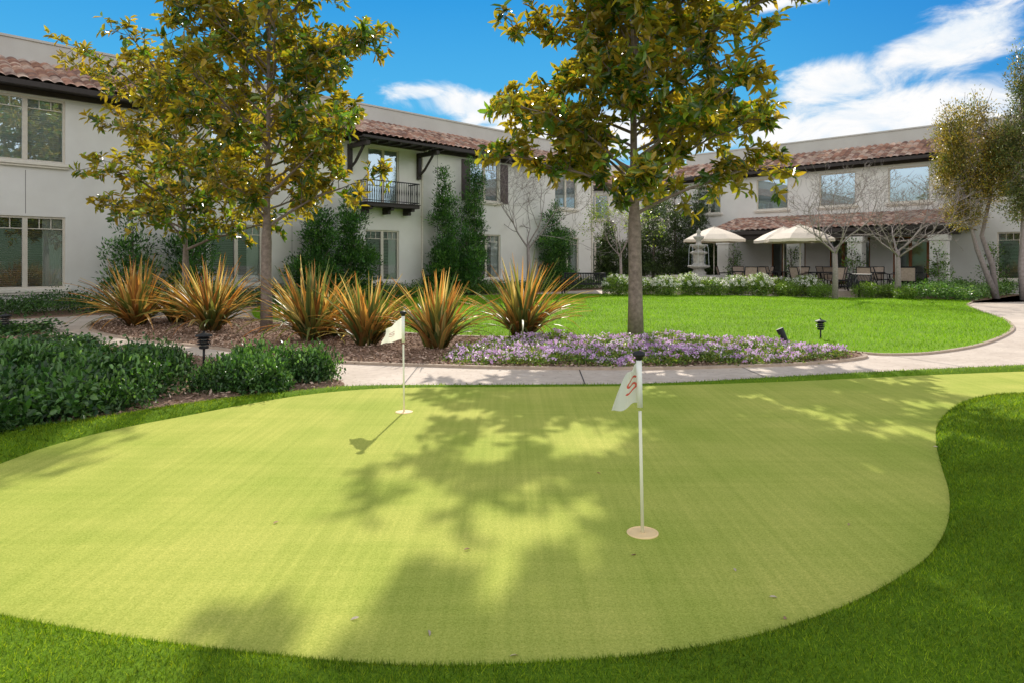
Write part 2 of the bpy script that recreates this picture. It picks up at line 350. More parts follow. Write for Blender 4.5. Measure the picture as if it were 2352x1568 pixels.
emit('bark_chips',npmesh('bark_chips',v,f,M['chip'],c),kind='stuff',label='reddish brown bark chips covering the beds',category='mulch')
lp=[(1065,1277),(1170,1527),(1690,1328),(1800,1440),(1767,1387),(825,1435),(1450,1290),(985,1465),(1370,1095),(640,1210),(330,975),(150,1012),(2155,1035),(1950,1215),(2085,765)]
n=len(lp); P3=np.array([(*G(*p),.032) for p in lp]); D=rng.standard_normal((n,3)); D[:,2]*=.1; U=np.tile([0.,0,1],(n,1))+.3*rng.standard_normal((n,3))
for i in range(n):
    v,f,c=leaves(P3[i:i+1]*0,D[i:i+1],U[i:i+1],np.array([.035]),np.array([.012]),palette([(.42,.26,.17),(.6,.5,.38)],1))
    emit('fallen_leaf',npmesh('fallen_leaf',v,f,M['chip'],c),loc=tuple(P3[i]),label='small dry brown leaf lying on the turf',category='leaf',group='fallen leaves on the green')
# ---------------------------------------------------------------- foliage generators
def blobfol(ells,nc,per,sig,L,W,pal,small=False,outer=.35,up=.3,zmin=.03,j=.18,jit=.6):
    E=np.array(ells,float); vol=E[:,3]*E[:,4]*E[:,5]; idx=rng.choice(len(E),nc,p=vol/vol.sum())
    d=norm(rng.standard_normal((nc,3))); r=rng.random((nc,1))**outer; c=E[idx,:3]+d*r*E[idx,3:]
    ce=E[idx,:3]; c[:,2]=np.maximum(c[:,2],zmin)
    P=np.repeat(c,per,0); n=len(P); off=rng.standard_normal((n,3))*sig; P=P+off; P[:,2]=np.maximum(P[:,2],zmin)
    out=norm(off)+.6*np.repeat(norm(c-ce),per,0)+np.array([0,0,up]); D=norm(out)+jit*rng.standard_normal((n,3))
    U=np.tile([0.,0,1],(n,1))+.6*rng.standard_normal((n,3))+.5*norm(out)
    C=np.repeat(palette(pal,nc,j),per,0)*(1+.18*rng.standard_normal((n,1))); C=np.clip(C,.003,1)
    fn=quads if small else leaves
    return fn(P,D,U,L*(.6+.7*rng.random(n)),W*(.6+.7*rng.random(n)),C)
def plant(name,loc,fol,mat,stem=None,stemmat=None,rz=0,sc3=None,parts=('stem','foliage'),**props):
    e=emit(name,None,None,loc,rz,sc3,**props)
    v,f,c=fol; emit(parts[1],npmesh(parts[1],v,f,mat,c),e)
    if stem: emit(parts[0],stem.mesh(parts[0],stemmat or M['bark'],True),e)
    return e
def bushstem(r,h,n=9):
    mb=MB()
    for i in range(n):
        a=i*2.4; q=.25+.7*R.random(); mb.tube([(0.04*math.cos(a),.04*math.sin(a),0),(r*.4*q*math.cos(a),r*.4*q*math.sin(a),h*.5),(r*.8*q*math.cos(a),r*.8*q*math.sin(a),h*.85)],[.012,.008,.004],4)
    return mb
DG=[(.035,.09,.022),(.055,.135,.032),(.025,.07,.02),(.08,.17,.045),(.13,.23,.08)]
masters=[]
for k in range(3):
    el_=[(0,0,.15,.62,.62,.20)]+[(R.uniform(-.6,.6),R.uniform(-.6,.6),R.uniform(.12,.28),.25,.25,R.uniform(.13,.32)) for _ in range(9)]
    masters.append(blobfol(el_,390,9,.07,.08,.045,DG,outer=.34,up=.5,j=.28))
shr=[(120,950,.85,.95),(285,920,.70,.9),(15,890,1.0,.9),(180,868,.9,.8),(320,868,.68,.78),(60,806,1.1,.5),(-80,1000,.8,.95),(-70,900,1.,.95),(545,888,.55,.85),(650,875,.66,.85),(715,878,.45,.78),(595,900,.5,.75),(10,955,.7,.95),(0,770,1.2,.5),(-160,840,1.2,.75),(235,940,.5,.8),(40,910,.6,1.),(120,815,.8,.5),(500,900,.4,.7),(395,862,.42,.7)]
ms_=[]
for i,(u,v_,s_,hz) in enumerate(shr):
    kw=dict(label='glossy dark green shrub in the bark mulch bed',category='shrub',group='dark green shrubs in the mulch bed')
    if i<3: ms_.append(plant('shrub',G(u,v_),masters[i],M['leaf'],bushstem(.7,.35),rz=i,sc3=(s_,s_,hz),**kw))
    else: copy_thing(ms_[i%3],G(u,v_),i*1.3,(s_,s_,hz),**kw)
def phormium(nl,h,sp):
    V=[];Fa=[];C=[];
    pal=[(.38,.19,.055),(.48,.28,.09),(.24,.19,.05),(.32,.13,.04),(.12,.15,.045),(.56,.42,.19),(.42,.21,.06),(.16,.17,.05),(.10,.12,.04)]
    for i in range(nl):
        a=R.uniform(0,6.283); lean=R.random()**.75*sp; L=h*R.uniform(.60,1.16); w0=R.uniform(.022,.044)
        d=Vector((math.cos(a),math.sin(a),0)); s=Vector((-d.y,d.x,0)); p=d*R.uniform(0,.14)+s*R.uniform(-.10,.10); th=lean*.55
        tw=R.uniform(-.9,.9); s=(s*math.cos(tw)+d*math.sin(tw)).normalized() if R.random()<.6 else s
        c=np.array(R.choice(pal))*R.uniform(.7,1.2); n=7; b=len(V); bend=lean*R.uniform(.3,1.2)
        for k in range(n+1):
            t=k/n; ww=w0*(1-.15*t) if t<.6 else w0*max(.03,(1-t)/.4)*.91
            nn=Vector((math.cos(th)*d.x*-1,math.cos(th)*d.y*-1,math.sin(th)))
            V+=[tuple(p+s*ww+nn*.008),tuple(p),tuple(p-s*ww+nn*.008)]
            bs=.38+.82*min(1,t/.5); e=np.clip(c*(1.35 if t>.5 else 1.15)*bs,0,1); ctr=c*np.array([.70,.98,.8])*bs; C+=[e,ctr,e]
            p=p+(d*math.sin(th)+Vector((0,0,1))*math.cos(th))*L/n; th+=bend/n*1.2
            if p.z<.03: p.z=.03
        for k in range(n):
            q=b+k*3; Fa+=[(q,q+1,q+4,q+3),(q+1,q+2,q+5,q+4)]
    return npmesh('leaves',np.array(V),np.array(Fa),M['dryleaf'],np.array(C))
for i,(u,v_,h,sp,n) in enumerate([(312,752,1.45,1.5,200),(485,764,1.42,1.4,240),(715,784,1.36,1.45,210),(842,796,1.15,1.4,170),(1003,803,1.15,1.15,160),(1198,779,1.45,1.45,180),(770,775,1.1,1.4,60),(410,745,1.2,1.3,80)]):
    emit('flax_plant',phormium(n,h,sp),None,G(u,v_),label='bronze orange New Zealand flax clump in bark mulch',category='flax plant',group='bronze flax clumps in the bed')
# lantana
lanP=catmull([G(*p) for p in [(1050,838),(1062,814),(1200,792),(1400,786),(1650,794),(1850,806),(1930,816),(1935,826),(1840,836),(1650,843),(1300,846)]],5)
def lh(P): return .045*np.sin(P[:,0]*3.1)*np.cos(P[:,1]*2.7)+.03*np.sin(P[:,0]*7+P[:,1]*5)-.05*np.clip((-.2-P[:,0]),0,1)-.02
n=3200; P=samp(n,lanP); hh=.05+.09*rng.random(n)+lh(P)
c3=np.column_stack([P,hh]); P3=np.repeat(c3,12,0)+rng.standard_normal((n*12,3))*np.array([.07,.07,.038]); P3[:,2]=np.maximum(P3[:,2],.03); m_=len(P3)
v,f,c=leaves(P3,rng.standard_normal((m_,3))+[0,0,.5],rng.standard_normal((m_,3))*.5+[0,0,1],.03+.02*rng.random(m_),.016+.01*rng.random(m_),palette([(.12,.21,.03),(.20,.29,.05),(.08,.15,.02),(.28,.30,.08)],m_))
lan=emit('lantana_bed',npmesh('lantana_bed',v,f,M['leaf'],c),kind='stuff',label='low purple flowering ground cover beneath the tree',category='flowers')
P=samp(5200,lanP); dens=.5+.5*np.sin(P[:,0]*4.3+1)*np.sin(P[:,1]*5.1); P=P[rng.random(len(P))<.12+.42*dens]; nf=len(P)
hh=.115+.085*rng.random(nf)+lh(P); c3=np.column_stack([P,hh])
P3=np.repeat(c3,9,0)+rng.standard_normal((nf*9,3))*np.array([.018,.018,.009]); m_=len(P3)
v,f,c=quads(P3,rng.standard_normal((m_,3)),rng.standard_normal((m_,3))*.7+[0,-.5,.8],.026+.01*rng.random(m_),.024+.008*rng.random(m_),np.repeat(palette([(.66,.42,.68),(.78,.57,.80),(.55,.31,.59),(.85,.70,.86)],nf,.1),9,0))
emit('blossoms',npmesh('blossoms',v,f,M['petal'],c),lan,kind='stuff')
# ---------------------------------------------------------------- trees
def magnolia(loc,height,z0,R0,nl,seed,r0,per=8,sparse=1.,Ll=.16,skew=0.,nq=3,**props):
    r=random.Random(seed); mb=MB(); tips=[]
    n=14; tp=[]; 
    for i in range(n+1):
        t=i/n; tp.append(Vector((.05*math.sin(t*5+seed)*t*2,.05*math.cos(t*4)*t*2,height*t)))
    mb.tube(tp,[r0*(1.25 if i==0 else 1)*(1-.95*(i/n)**.7) if i*height/n>z0 else r0*(1.25-.25*min(1,i/1.5)) *(1-.12*i/n) for i in range(n+1)],12)
    def tr(z):
        t=z/height*n; i=min(int(t),n-1); return tp[i].lerp(tp[i+1],t-i)
    def rv(s=1): return Vector((r.gauss(0,s),r.gauss(0,s),r.gauss(0,s)))
    for i in range(nl):
        t=i/(nl-1); zb=z0+(height*.95-z0)*t**.95; az_=i*2.399+r.uniform(-.35,.35)
        prof=(.95+.15*min(1,t/.4)) if t<.5 else 1.1*max(.2,1-((t-.5)/.5)**1.7*.8)
        Rr=R0*prof*r.uniform(.5,1.08)*(1+skew*math.cos(az_)); rise=Rr*(r.uniform(.22,.55) if t<.25 else r.uniform(.35,.85))
        d=Vector((math.cos(az_),math.sin(az_),0)); side=Vector((-d.y,d.x,0)); b0=tr(zb); kk=r.uniform(-.3,.3)
        pts=[]; m=8
        for k in range(m+1):
            u=k/m; pts.append(b0+d*Rr*u+Vector((0,0,rise*(1-(1-u)**1.6)))+side*kk*Rr*u*u+rv(.02)*(u*2))
        lr=.010+.010*Rr*(1-t*.5)
        mb.tube(pts,[lr*(1-.78*k/m) for k in range(m+1)],6,False)
        ns=int((5+Rr*3.6)*sparse)
        for j in range(ns):
            u=.2+.8*(j+r.random()*.6)/ns; u=min(u,1); q=u*m; a=min(int(q),m-1); pb=pts[a].lerp(pts[a+1],q-a); tg=(pts[a+1]-pts[a]).normalized()
            dr=(tg*.8+rv(.6)+Vector((0,0,.2))).normalized(); ln=r.uniform(.3,.75)*(1.15-.4*u)
            p2=[pb+dr*ln*w_+Vector((0,0,.1*ln*w_*w_)) for w_ in (0,.33,.66,1)]
            mb.tube(p2,[.009,.007,.006,.004],4,False)
            tips.append((p2[3],dr))
            for q2 in range(nq):
                w_=.2+.75*r.random(); pb2=pb+dr*ln*w_; d3=(dr*.5+rv(.6)+Vector((0,0,.2))).normalized(); l3=r.uniform(.12,.36)
                mb.tube([pb2,pb2+d3*l3*.5,pb2+d3*l3],[.005,.004,.003],3,False); tips.append((pb2+d3*l3,d3))
    T=np.array([t_[0] for t_ in tips]); Dm=norm(np.array([t_[1] for t_ in tips])+[0,0,.3]); keep=rng.random(len(T))<.95; T=T[keep]; Dm=Dm[keep]
    nt_=len(T); tc_=palette([(.075,.145,.02),(.115,.19,.026),(.05,.105,.017),(.19,.24,.035)],nt_,.22)
    P=np.repeat(T,per,0)-np.repeat(Dm,per,0)*(rng.random((nt_*per,1))*.18); Dr=np.repeat(Dm,per,0)
    pr=norm(np.cross(Dr,rng.standard_normal(P.shape))); th=(np.radians(30)+np.radians(65)*rng.random(len(P)))[:,None]
    D=Dr*np.cos(th)+pr*np.sin(th)+[0,0,-.15]; U=Dr+.4*rng.standard_normal(P.shape)
    C=np.repeat(tc_,per,0)*(1+.2*rng.standard_normal((len(P),1))); gold=rng.random(len(P))<.15; C[gold]=np.array([.40,.28,.045])*(.7+.5*rng.random((gold.sum(),1))); C=np.clip(C,.004,1)
    v,f,c=leaves(P,D,U,Ll*(.65+.6*rng.random(len(P))),Ll*.40*(.7+.5*rng.random(len(P))),C,.15,.12)
    e=emit('magnolia_tree',None,None,loc,0,category='tree',**props)
    emit('trunk',mb.mesh('trunk',M['bark'],True),e); emit('crown',npmesh('crown',v,f,M['magleaf'],c),e)
magnolia(G(1460,772),9.6,2.3,3.05,82,3,.128,8,1.08,.22,.14,3,label='magnolia tree with large bronze-backed leaves by the purple flowers')
magnolia(G(612,762),8.4,2.1,2.5,58,5,.105,7,.95,.20,0.,3,label='magnolia tree standing among bronze flax clumps')
magnolia(PD(425,16.8),6.2,1.7,2.4,38,8,.085,6,.88,.20,0.,3,label='smaller magnolia tree behind the flax clumps')
def bare(loc,h,seed,spread,r0,tr_h,depth=6,label='',leafpal=None):
    r=random.Random(seed); mb=MB(); tips=[]
    tp=[Vector((0,0,0)),Vector((.03,.02,tr_h*.5)),Vector((0.0,0,tr_h))]
    mb.tube(tp,[r0*1.2,r0,r0*.85],8)
    def br(p,d,ln,rad,k):
        pts=[p]; dd=d.copy()
        for s in range(3):
            dd=(dd+Vector((r.gauss(0,.16),r.gauss(0,.16),r.gauss(0,.10)+.05))).normalized(); pts.append(pts[-1]+dd*ln/3)
        mb.tube(pts,[rad,rad*.9,rad*.78,rad*.62],5 if k<2 else 3,False)
        if k>=depth: tips.append(pts[-1]); return
        nb=3 if k<3 else 2
        for i in range(nb):
            v=Vector((r.gauss(0,1),r.gauss(0,1),r.gauss(0,.6)))
            v=(v-dd*v.dot(dd)); v=v.normalized() if v.length>.01 else Vector((1,0,0)); a=r.uniform(.35,.85)
            nd_=(dd*math.cos(a)+v*math.sin(a)); nd_.z=nd_.z*.85+.03
            br(pts[-1] if i<2 else pts[2],nd_.normalized(),ln*r.uniform(.66,.86),max(.006,rad*.58),k+1)
    for i in range(5):
        a=i*1.257+r.uniform(-.3,.3); br(tp[2]-Vector((0,0,.06*i)),Vector((math.cos(a)*spread,math.sin(a)*spread,1)).normalized(),(h-tr_h)*.36,r0*.40,1)
    e=emit('leafless_tree' if not leafpal else 'young_tree',None,None,loc,0,category='tree',label=label)
    emit('trunk',MB.mesh(mb,'trunk',M['palebark'],True),e)
    if leafpal:
        T=np.array(tips); P=np.repeat(T,7,0)+rng.standard_normal((len(T)*7,3))*.13; n=len(P)
        v,f,c=quads(P,rng.standard_normal((n,3)),rng.standard_normal((n,3))+[0,0,1],.07+.05*rng.random(n),.05+.03*rng.random(n),palette(leafpal,n))
        emit('crown',npmesh('crown',v,f,M['leaf'],c),e)
bare(PD(1213,31),6.0,11,1.0,.085,2.2,7,label='leafless pale-barked tree near the house wall')
bare(PD(1918,25.5),5.0,12,1.35,.10,1.9,7,label='leafless pale-barked tree beside the patio hedge')
bare(PD(2062,25.5),4.8,13,1.35,.10,1.8,7,label='leafless pale-barked tree by the portico')
bare(PD(1425,33.5),4.6,14,.8,.07,1.8,5,label='young tree with yellow-green leaves by the house corner',leafpal=[(.26,.36,.03),(.36,.42,.04),(.16,.26,.03)])
# ---------------------------------------------------------------- buildings
def wallgrid(mb,s0,s1,z0,z1,ops,y=0.,dep=.16):
    xs=sorted({s0,s1,*[o[0] for o in ops],*[o[1] for o in ops]}); zs=sorted({z0,z1,*[o[2] for o in ops],*[o[3] for o in ops]})
    for i in range(len(xs)-1):
        for j in range(len(zs)-1):
            cx=(xs[i]+xs[i+1])/2; cz=(zs[j]+zs[j+1])/2
            if any(o[0]<cx<o[1] and o[2]<cz<o[3] for o in ops): continue
            b=len(mb.v); mb.v+=[(xs[i],y,zs[j]),(xs[i+1],y,zs[j]),(xs[i+1],y,zs[j+1]),(xs[i],y,zs[j+1])]; mb.f.append((b,b+1,b+2,b+3))
    for (a,c,d,e) in ops:
        b=len(mb.v); mb.v+=[(a,y,d),(c,y,d),(c,y,e),(a,y,e),(a,y+dep,d),(c,y+dep,d),(c,y+dep,e),(a,y+dep,e)]
        mb.f+=[(b,b+4,b+5,b+1),(b+1,b+5,b+6,b+2),(b+2,b+6,b+7,b+3),(b+3,b+7,b+4,b)]
def quad(mb,*p):
    b=len(mb.v); mb.v+=list(p); mb.f.append(tuple(range(b,b+len(p))))
def tileroof(s0,s1,yE,zE,yT,zT,p=.27,row=.36):
    L=math.hypot(yT-yE,zT-zE); nr=max(2,round(L/row)); nt_=int((s1-s0)/p); k=6; nx=nt_*k+1
    xs=s0+np.arange(nx)*(s1-s0)/(nx-1); prof=.065*np.abs(np.sin(np.pi*(np.arange(nx)/k)))**.8
    dy,dz=(yT-yE)/L,(zT-zE)/L; V=[]
    for r_ in range(nr):
        for e,(q,lift) in enumerate(((r_/nr,.035),((r_+1)/nr,.0))):
            jit=np.repeat(rng.normal(0,.008,nt_+1),k)[:nx]*(1-e)
            V.append(np.column_stack([xs,yE+dy*(q*L)-dz*(prof+lift)+dy*jit*1.5,zE+dz*(q*L)+dy*(prof+lift)+0*xs]))
    V=np.array(V); nR=len(V); Vv=V.reshape(-1,3); Fa=[];C=[]
    pal=np.array([(.42,.22,.155),(.50,.30,.22),(.32,.165,.12),(.60,.43,.34),(.48,.34,.28),(.25,.145,.115)])
    for a in range(nR-1):
        tc_=pal[rng.integers(0,6,nt_+1)]*(1+.12*rng.standard_normal((nt_+1,1)))
        for i in range(nx-1):
            Fa.append((a*nx+i,a*nx+i+1,(a+1)*nx+i+1,(a+1)*nx+i)); C.append(tc_[i//k])
    return npmesh('roof',Vv,np.array(Fa),M['tile'],corner=np.clip(np.array(C),.02,1))
def window(bl,a,c,d,e,style='l',panes=2,name='window',fm='frame',grid=True,sill=True):
    w_=emit(name,None,bl,(a,0,d)); W=c-a; Hh=e-d; mb=MB(); t=.06
    mb.box(0,t,.05,.12,0,Hh).box(W-t,W,.05,.12,0,Hh).box(t,W-t,.05,.12,0,t).box(t,W-t,.05,.12,Hh-t,Hh)
    for i in range(1,panes):
        x=W*i/panes; mb.box(x-.06,x+.06,.04,.121,t,Hh-t)
    if grid:
        zg=Hh*.83
        for i in range(panes):
            x0=W*i/panes+.06; x1=W*(i+1)/panes-.06; mb.box(x0,x1,.07,.10,zg-.012,zg+.012)
            for k in (1/3,2/3): mb.box(x0+(x1-x0)*k-.01,x0+(x1-x0)*k+.01,.071,.099,zg+.012,Hh-t)
    emit('frame',mb.mesh('frame',M[fm]),w_)
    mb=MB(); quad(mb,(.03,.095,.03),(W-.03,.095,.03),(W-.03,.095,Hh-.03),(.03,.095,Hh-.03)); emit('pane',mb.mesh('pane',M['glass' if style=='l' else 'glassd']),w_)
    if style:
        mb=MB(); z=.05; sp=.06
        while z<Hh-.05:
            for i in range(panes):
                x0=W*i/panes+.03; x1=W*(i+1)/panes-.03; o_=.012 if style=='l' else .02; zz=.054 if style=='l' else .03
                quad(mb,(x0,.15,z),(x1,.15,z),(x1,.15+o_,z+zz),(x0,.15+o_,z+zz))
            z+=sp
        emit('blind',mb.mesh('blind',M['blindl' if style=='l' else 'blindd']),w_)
        if style=='d' and panes==2:
            mb=MB(); n=28; x0=W*.72; x1=W-.07
            for k in range(n+1):
                x=x0+(x1-x0)*k/n; y=.135+.008*math.sin(k*1.9); mb.v+=[(x,y,.07),(x,y,Hh-.07)]
                if k: q=2*k; mb.f.append((q-2,q,q+1,q-1))
            emit('curtain',mb.mesh('curtain',M['curtain'],True),w_)
    if sill:
        mb=MB(); mb.box(-.12,W+.12,-.12,.045,-.10,-.003).box(-.08,W+.08,-.08,-.003,-.16,-.103); emit('sill',mb.mesh('sill',M['trim']),w_,bevel=.012)
def building(loc,ang,s0,s1,wins,label,depth=9.,extra=[],zw=6.4,par=7.85):
    bl=emit('building',None,None,loc,ang,label=label,category='building')
    ops=[w_[:4] for w_ in wins]+extra; mb=MB(); wallgrid(mb,s0,s1,0,zw,ops)
    quad(mb,(s0,depth,0),(s0,0,0),(s0,0,zw),(s0,depth,zw)); quad(mb,(s1,0,0),(s1,depth,0),(s1,depth,zw),(s1,0,zw)); quad(mb,(s1,depth,0),(s0,depth,0),(s0,depth,zw),(s1,depth,zw))
    quad(mb,(s0,.002,zw),(s1,.002,zw),(s1,depth,zw),(s0,depth,zw))
    quad(mb,(s0,.2,3.4),(s1,.2,3.4),(s1,depth,3.4),(s0,depth,3.4)); quad(mb,(s0+.1,1.6,0),(s1-.1,1.6,0),(s1-.1,1.6,zw),(s0+.1,1.6,zw))
    emit('wall',mb.mesh('wall',M['stucco']),bl)
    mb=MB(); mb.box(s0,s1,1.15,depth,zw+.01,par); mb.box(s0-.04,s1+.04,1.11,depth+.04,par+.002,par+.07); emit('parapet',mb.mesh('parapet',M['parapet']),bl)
    emit('roof',tileroof(s0-.4,s1+.4,-.62,6.3,1.2,7.25),bl)
    mb=MB(); mb.box(s0-.38,s1+.38,-.66,-.56,6.16,6.30).box(s0-.38,s1+.38,-.558,-.003,6.2,6.25); mb.box(s0-.3,s1+.3,-.10,-.004,6.06,6.19)
    emit('fascia',mb.mesh('fascia',M['darkwood']),bl)
    for w_ in wins: window(bl,*w_[:4],*w_[4:])
    return bl
AL=math.atan2(.7123,.7018); A0=(-12.75,19.5)
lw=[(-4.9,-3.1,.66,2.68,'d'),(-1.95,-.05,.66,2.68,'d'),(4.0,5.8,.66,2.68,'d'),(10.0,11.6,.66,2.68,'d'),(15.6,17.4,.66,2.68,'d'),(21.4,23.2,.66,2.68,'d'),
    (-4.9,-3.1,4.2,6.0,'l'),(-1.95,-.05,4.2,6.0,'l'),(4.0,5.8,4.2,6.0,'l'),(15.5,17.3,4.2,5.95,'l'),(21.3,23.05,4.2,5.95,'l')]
LB=building(A0,AL,-9,24.4,lw,'long two-storey stucco building with tiled roof and iron balcony',extra=[(10.1,11.6,3.72,5.95)])
window(LB,10.1,11.6,3.72,5.95,'l',2,'balcony_door','frame',False,False)
bal=emit('balcony',None,LB,(9.6,0,3.5))
mb=MB(); mb.box(0,2.5,-.72,-.003,.06,.18).box(-.03,2.53,-.75,-.003,.182,.22); emit('floor',mb.mesh('floor',M['darkwood']),bal,bevel=.008)
mb=MB()
for x in (.25,1.25,2.25): mb.box(x-.08,x+.08,-.62,-.003,-.06,.058).box(x-.08,x+.08,-.38,-.003,-.2,-.062)
emit('corbel',mb.mesh('corbel',M['darkwood']),bal,bevel=.02)
mb=MB(); zt=1.08
mb.box(0,2.5,-.72,-.68,zt-.04,zt).box(0,2.5,-.715,-.685,.27,.30).box(0,.04,-.68,-.003,zt-.04,zt).box(2.46,2.5,-.68,-.003,zt-.04,zt).box(0.005,.035,-.68,-.003,.27,.3).box(2.465,2.495,-.68,-.003,.27,.3)
for i in range(24):
    x=.02+2.46*i/23; mb.tube([(x,-.70,.22),(x,-.70,.5),(x,-.70,.65),(x,-.70,.8),(x,-.70,zt-.02)],[.011,.011,.024,.011,.011],5)
for i in range(1,7):
    for x in (.02,2.48): mb.tube([(x,-.7+i*.1,.22),(x,-.7+i*.1,zt-.02)],.011,5)
emit('railing',mb.mesh('railing',M['iron']),bal)
can=emit('canopy',None,LB,(0,0,0)); me=tileroof(8.9,13.0,-1.45,6.12,.2,6.86); emit('canopy_roof',me,can)
mb=MB(); mb.box(8.95,12.95,-1.48,-1.40,6.0,6.09).box(8.95,12.95,-1.398,-.66,6.02,6.05); 
for i in range(8): x=9.05+i*.53; mb.box(x,x+.08,-1.38,-.67,5.94,6.015)
emit('rafters',mb.mesh('rafters',M['darkwood']),can)
for x in (9.25,12.55):
    mb=MB(); mb.box(x-.08,x+.08,-1.34,-.003,5.76,5.93); mb.box(x-.08,x+.08,-.15,-.004,4.85,5.758)
    mb.tube([(x,-.12,5.0),(x,-.45,5.2),(x,-1.0,5.75)],.07,4); emit('bracket',mb.mesh('bracket',M['darkwood']),can,bevel=.015)
for x in (14.97,17.38):
    mb=MB(); mb.box(x,x+.48,-.05,-.003,4.15,5.98)
    for k in range(22): mb.box(x+.05,x+.43,-.065,-.052,4.25+k*.077,4.29+k*.077)
    emit('shutter',mb.mesh('shutter',M['shutter']),LB)
for x in (12.75,24.3,-6.8):
    mb=MB(); mb.tube([(x,-.06,.1),(x,-.06,5.7),(x,-.06,5.85),(x,-.52,6.15)],.045,8)
    for z in (1.,3.3,5.3): mb.box(x-.06,x+.06,-.115,-.004,z,z+.04)
    emit('downpipe',mb.mesh('downpipe',M['trim']),LB)
for x in (-1.,6.9,13.6,19.2):
    for za,zb in ((0,.45),(2.75,3.95)) if x==-1. else ((0,6.),):
        mb=MB(); mb.box(x,x+.012,-.003,.003,za,zb); emit('control_joint',mb.mesh('control_joint',M['shutter']),LB)
AR=math.atan2(-.7017,.7125); B0=(10.9,39.6)
rw=[(-.1,1.35,4.2,5.8,'d'),(3.47,5.2,4.24,5.9,'l',1,'window','frame',False),(6.8,8.55,4.24,5.9,'l',1,'window','frame',False),(10.,11.75,4.24,5.9,'l',1,'window','frame',False),(14.3,16.1,4.2,5.9,'d'),(14.3,16.1,.66,2.7,'d'),(18.2,20,.66,2.7,'d'),(18.2,20,4.2,5.9,'d')]
doors=[(4.3,6.1,.3,2.6),(7.3,9.2,.3,2.6),(10.2,12.4,.3,2.6)]
RB=building(B0,AR,-1.5,24,rw,'two-storey stucco building with tiled portico facing the patio',extra=doors)
for d in doors: window(RB,*d,None,3,'door','brown',False,False)
pt=emit('portico',None,RB); emit('roof',tileroof(2.3,13.7,-3.5,2.95,-.01,3.8),pt)
mb=MB(); mb.box(2.4,13.6,-3.45,-3.33,2.78,2.95).box(2.45,13.55,-3.25,-2.9,2.55,2.88); 
for i in range(20): x=2.5+i*.575; mb.box(x,x+.08,-3.32,-3.252,2.72,2.9)
mb.box(2.45,13.55,-2.9,-.004,2.82,2.86)
emit('beam',mb.mesh('beam',M['darkwood']),pt)
for x in (2.9,6.5,9.25,12.5):
    mb=MB(); mb.box(x,x+.62,-3.35,-2.75,.0,2.30).box(x-.05,x+.67,-3.40,-2.70,.002,.75).box(x-.05,x+.67,-3.40,-2.70,2.302,2.545)
    emit('column',mb.mesh('column',M['stucco']),pt,bevel=.02)
building((-4,44.5),0,0,20,[(8.6,10.3,4.2,5.8,'d'),(12.5,14.2,4.2,5.8,'d'),(8.6,10.3,.7,2.7,'d')],'rear stucco wing linking the two buildings')
def LW(s,o,base=A0,an=AL): return (base[0]+math.cos(an)*s+math.sin(an)*o, base[1]+math.sin(an)*s-math.cos(an)*o)
slab('planting_bed',[LW(-9,0),LW(-9,2.3),LW(5,2.5),LW(14,2.1),LW(24.3,1.7),LW(24.3,0)],.03,.04,M['mulch'],kind='structure')
PZ=.24
slab('planting_bed',[G(2040,690),G(2225,697),G(2360,678),G(2600,668),LW(20,0,B0,AR),LW(13.4,0,B0,AR),LW(13.4,2.6,B0,AR),G(2050,662)],.03,.04,M['mulch'],kind='structure')
slab('patio',[PD(1420,32),PD(1440,29.6),PD(1865,29.4),PD(1880,27.5),PD(2150,27.3),LW(13.5,1.5,B0,AR),LW(13.5,.01,B0,AR),LW(-1.4,.01,B0,AR),PD(1450,37)],PZ,PZ+.02,M['path'],kind='structure')
def cover(name,poly,n,h,L,W,pal,label,sig=.09,per=10):
    P=samp(n,poly); hh=h*(.35+.65*rng.random(n))*(1+.35*np.sin(P[:,0]*2.3+1)*np.cos(P[:,1]*1.9)); c3=np.column_stack([P,hh]); m_=n*per
    P3=np.repeat(c3,per,0)+rng.standard_normal((m_,3))*sig; P3[:,2]=np.maximum(P3[:,2],.04)
    v,f,c=quads(P3,rng.standard_normal((m_,3))+[0,0,.4],rng.standard_normal((m_,3))*.6+[0,0,1],L*(.6+.7*rng.random(m_)),W*(.6+.7*rng.random(m_)),np.repeat(palette(pal,n,.2),per,0))
    emit(name,npmesh(name,v,f,M['leaf'],c),kind='stuff',label=label,category='ground cover')
cover('ground_cover',[LW(-7,.2),LW(-7,2.2),LW(6,2.4),LW(6,.2)],2600,.45,.07,.045,[(.05,.12,.03),(.08,.17,.04),(.035,.08,.025)],'dark green ground cover along the house wall')
cover('ground_cover',[LW(6,.2),LW(6,2.4),LW(24,1.6),LW(24,.2)],2600,.42,.08,.05,[(.08,.16,.025),(.13,.23,.035),(.05,.10,.02)],'mixed green ground cover along the house wall')
cover('ground_cover',[G(2050,689),G(2225,696),G(2360,677),G(2600,668),LW(18,.3,B0,AR),LW(13.6,.5,B0,AR),G(2060,664)],4600,.46,.08,.055,[(.08,.18,.035),(.14,.27,.05),(.06,.13,.03),(.26,.38,.16)],'leafy green ground cover beside the curved path')
WP=[(.05,.135,.03),(.075,.185,.04),(.035,.095,.025),(.12,.24,.05)]
def conical(h,r,n,seed,pal=WP,L=.13,W=.042,per=14,bot=.1,fat=1.):
    el_=[]; k=9
    for i in range(k):
        t=i/(k-1); rr=r*(1-.62*t**1.8)*R.uniform(.75,1.18)*fat; el_.append((R.uniform(-.25,.25)*r,R.uniform(-.25,.25)*r,bot+rr*.6+(h-bot-rr*.8)*t*.97,rr,rr,h/k*.6))
    return blobfol(el_,n,per,.09,L,W,pal,small=True,outer=.5,up=.9,j=.35,jit=.4)
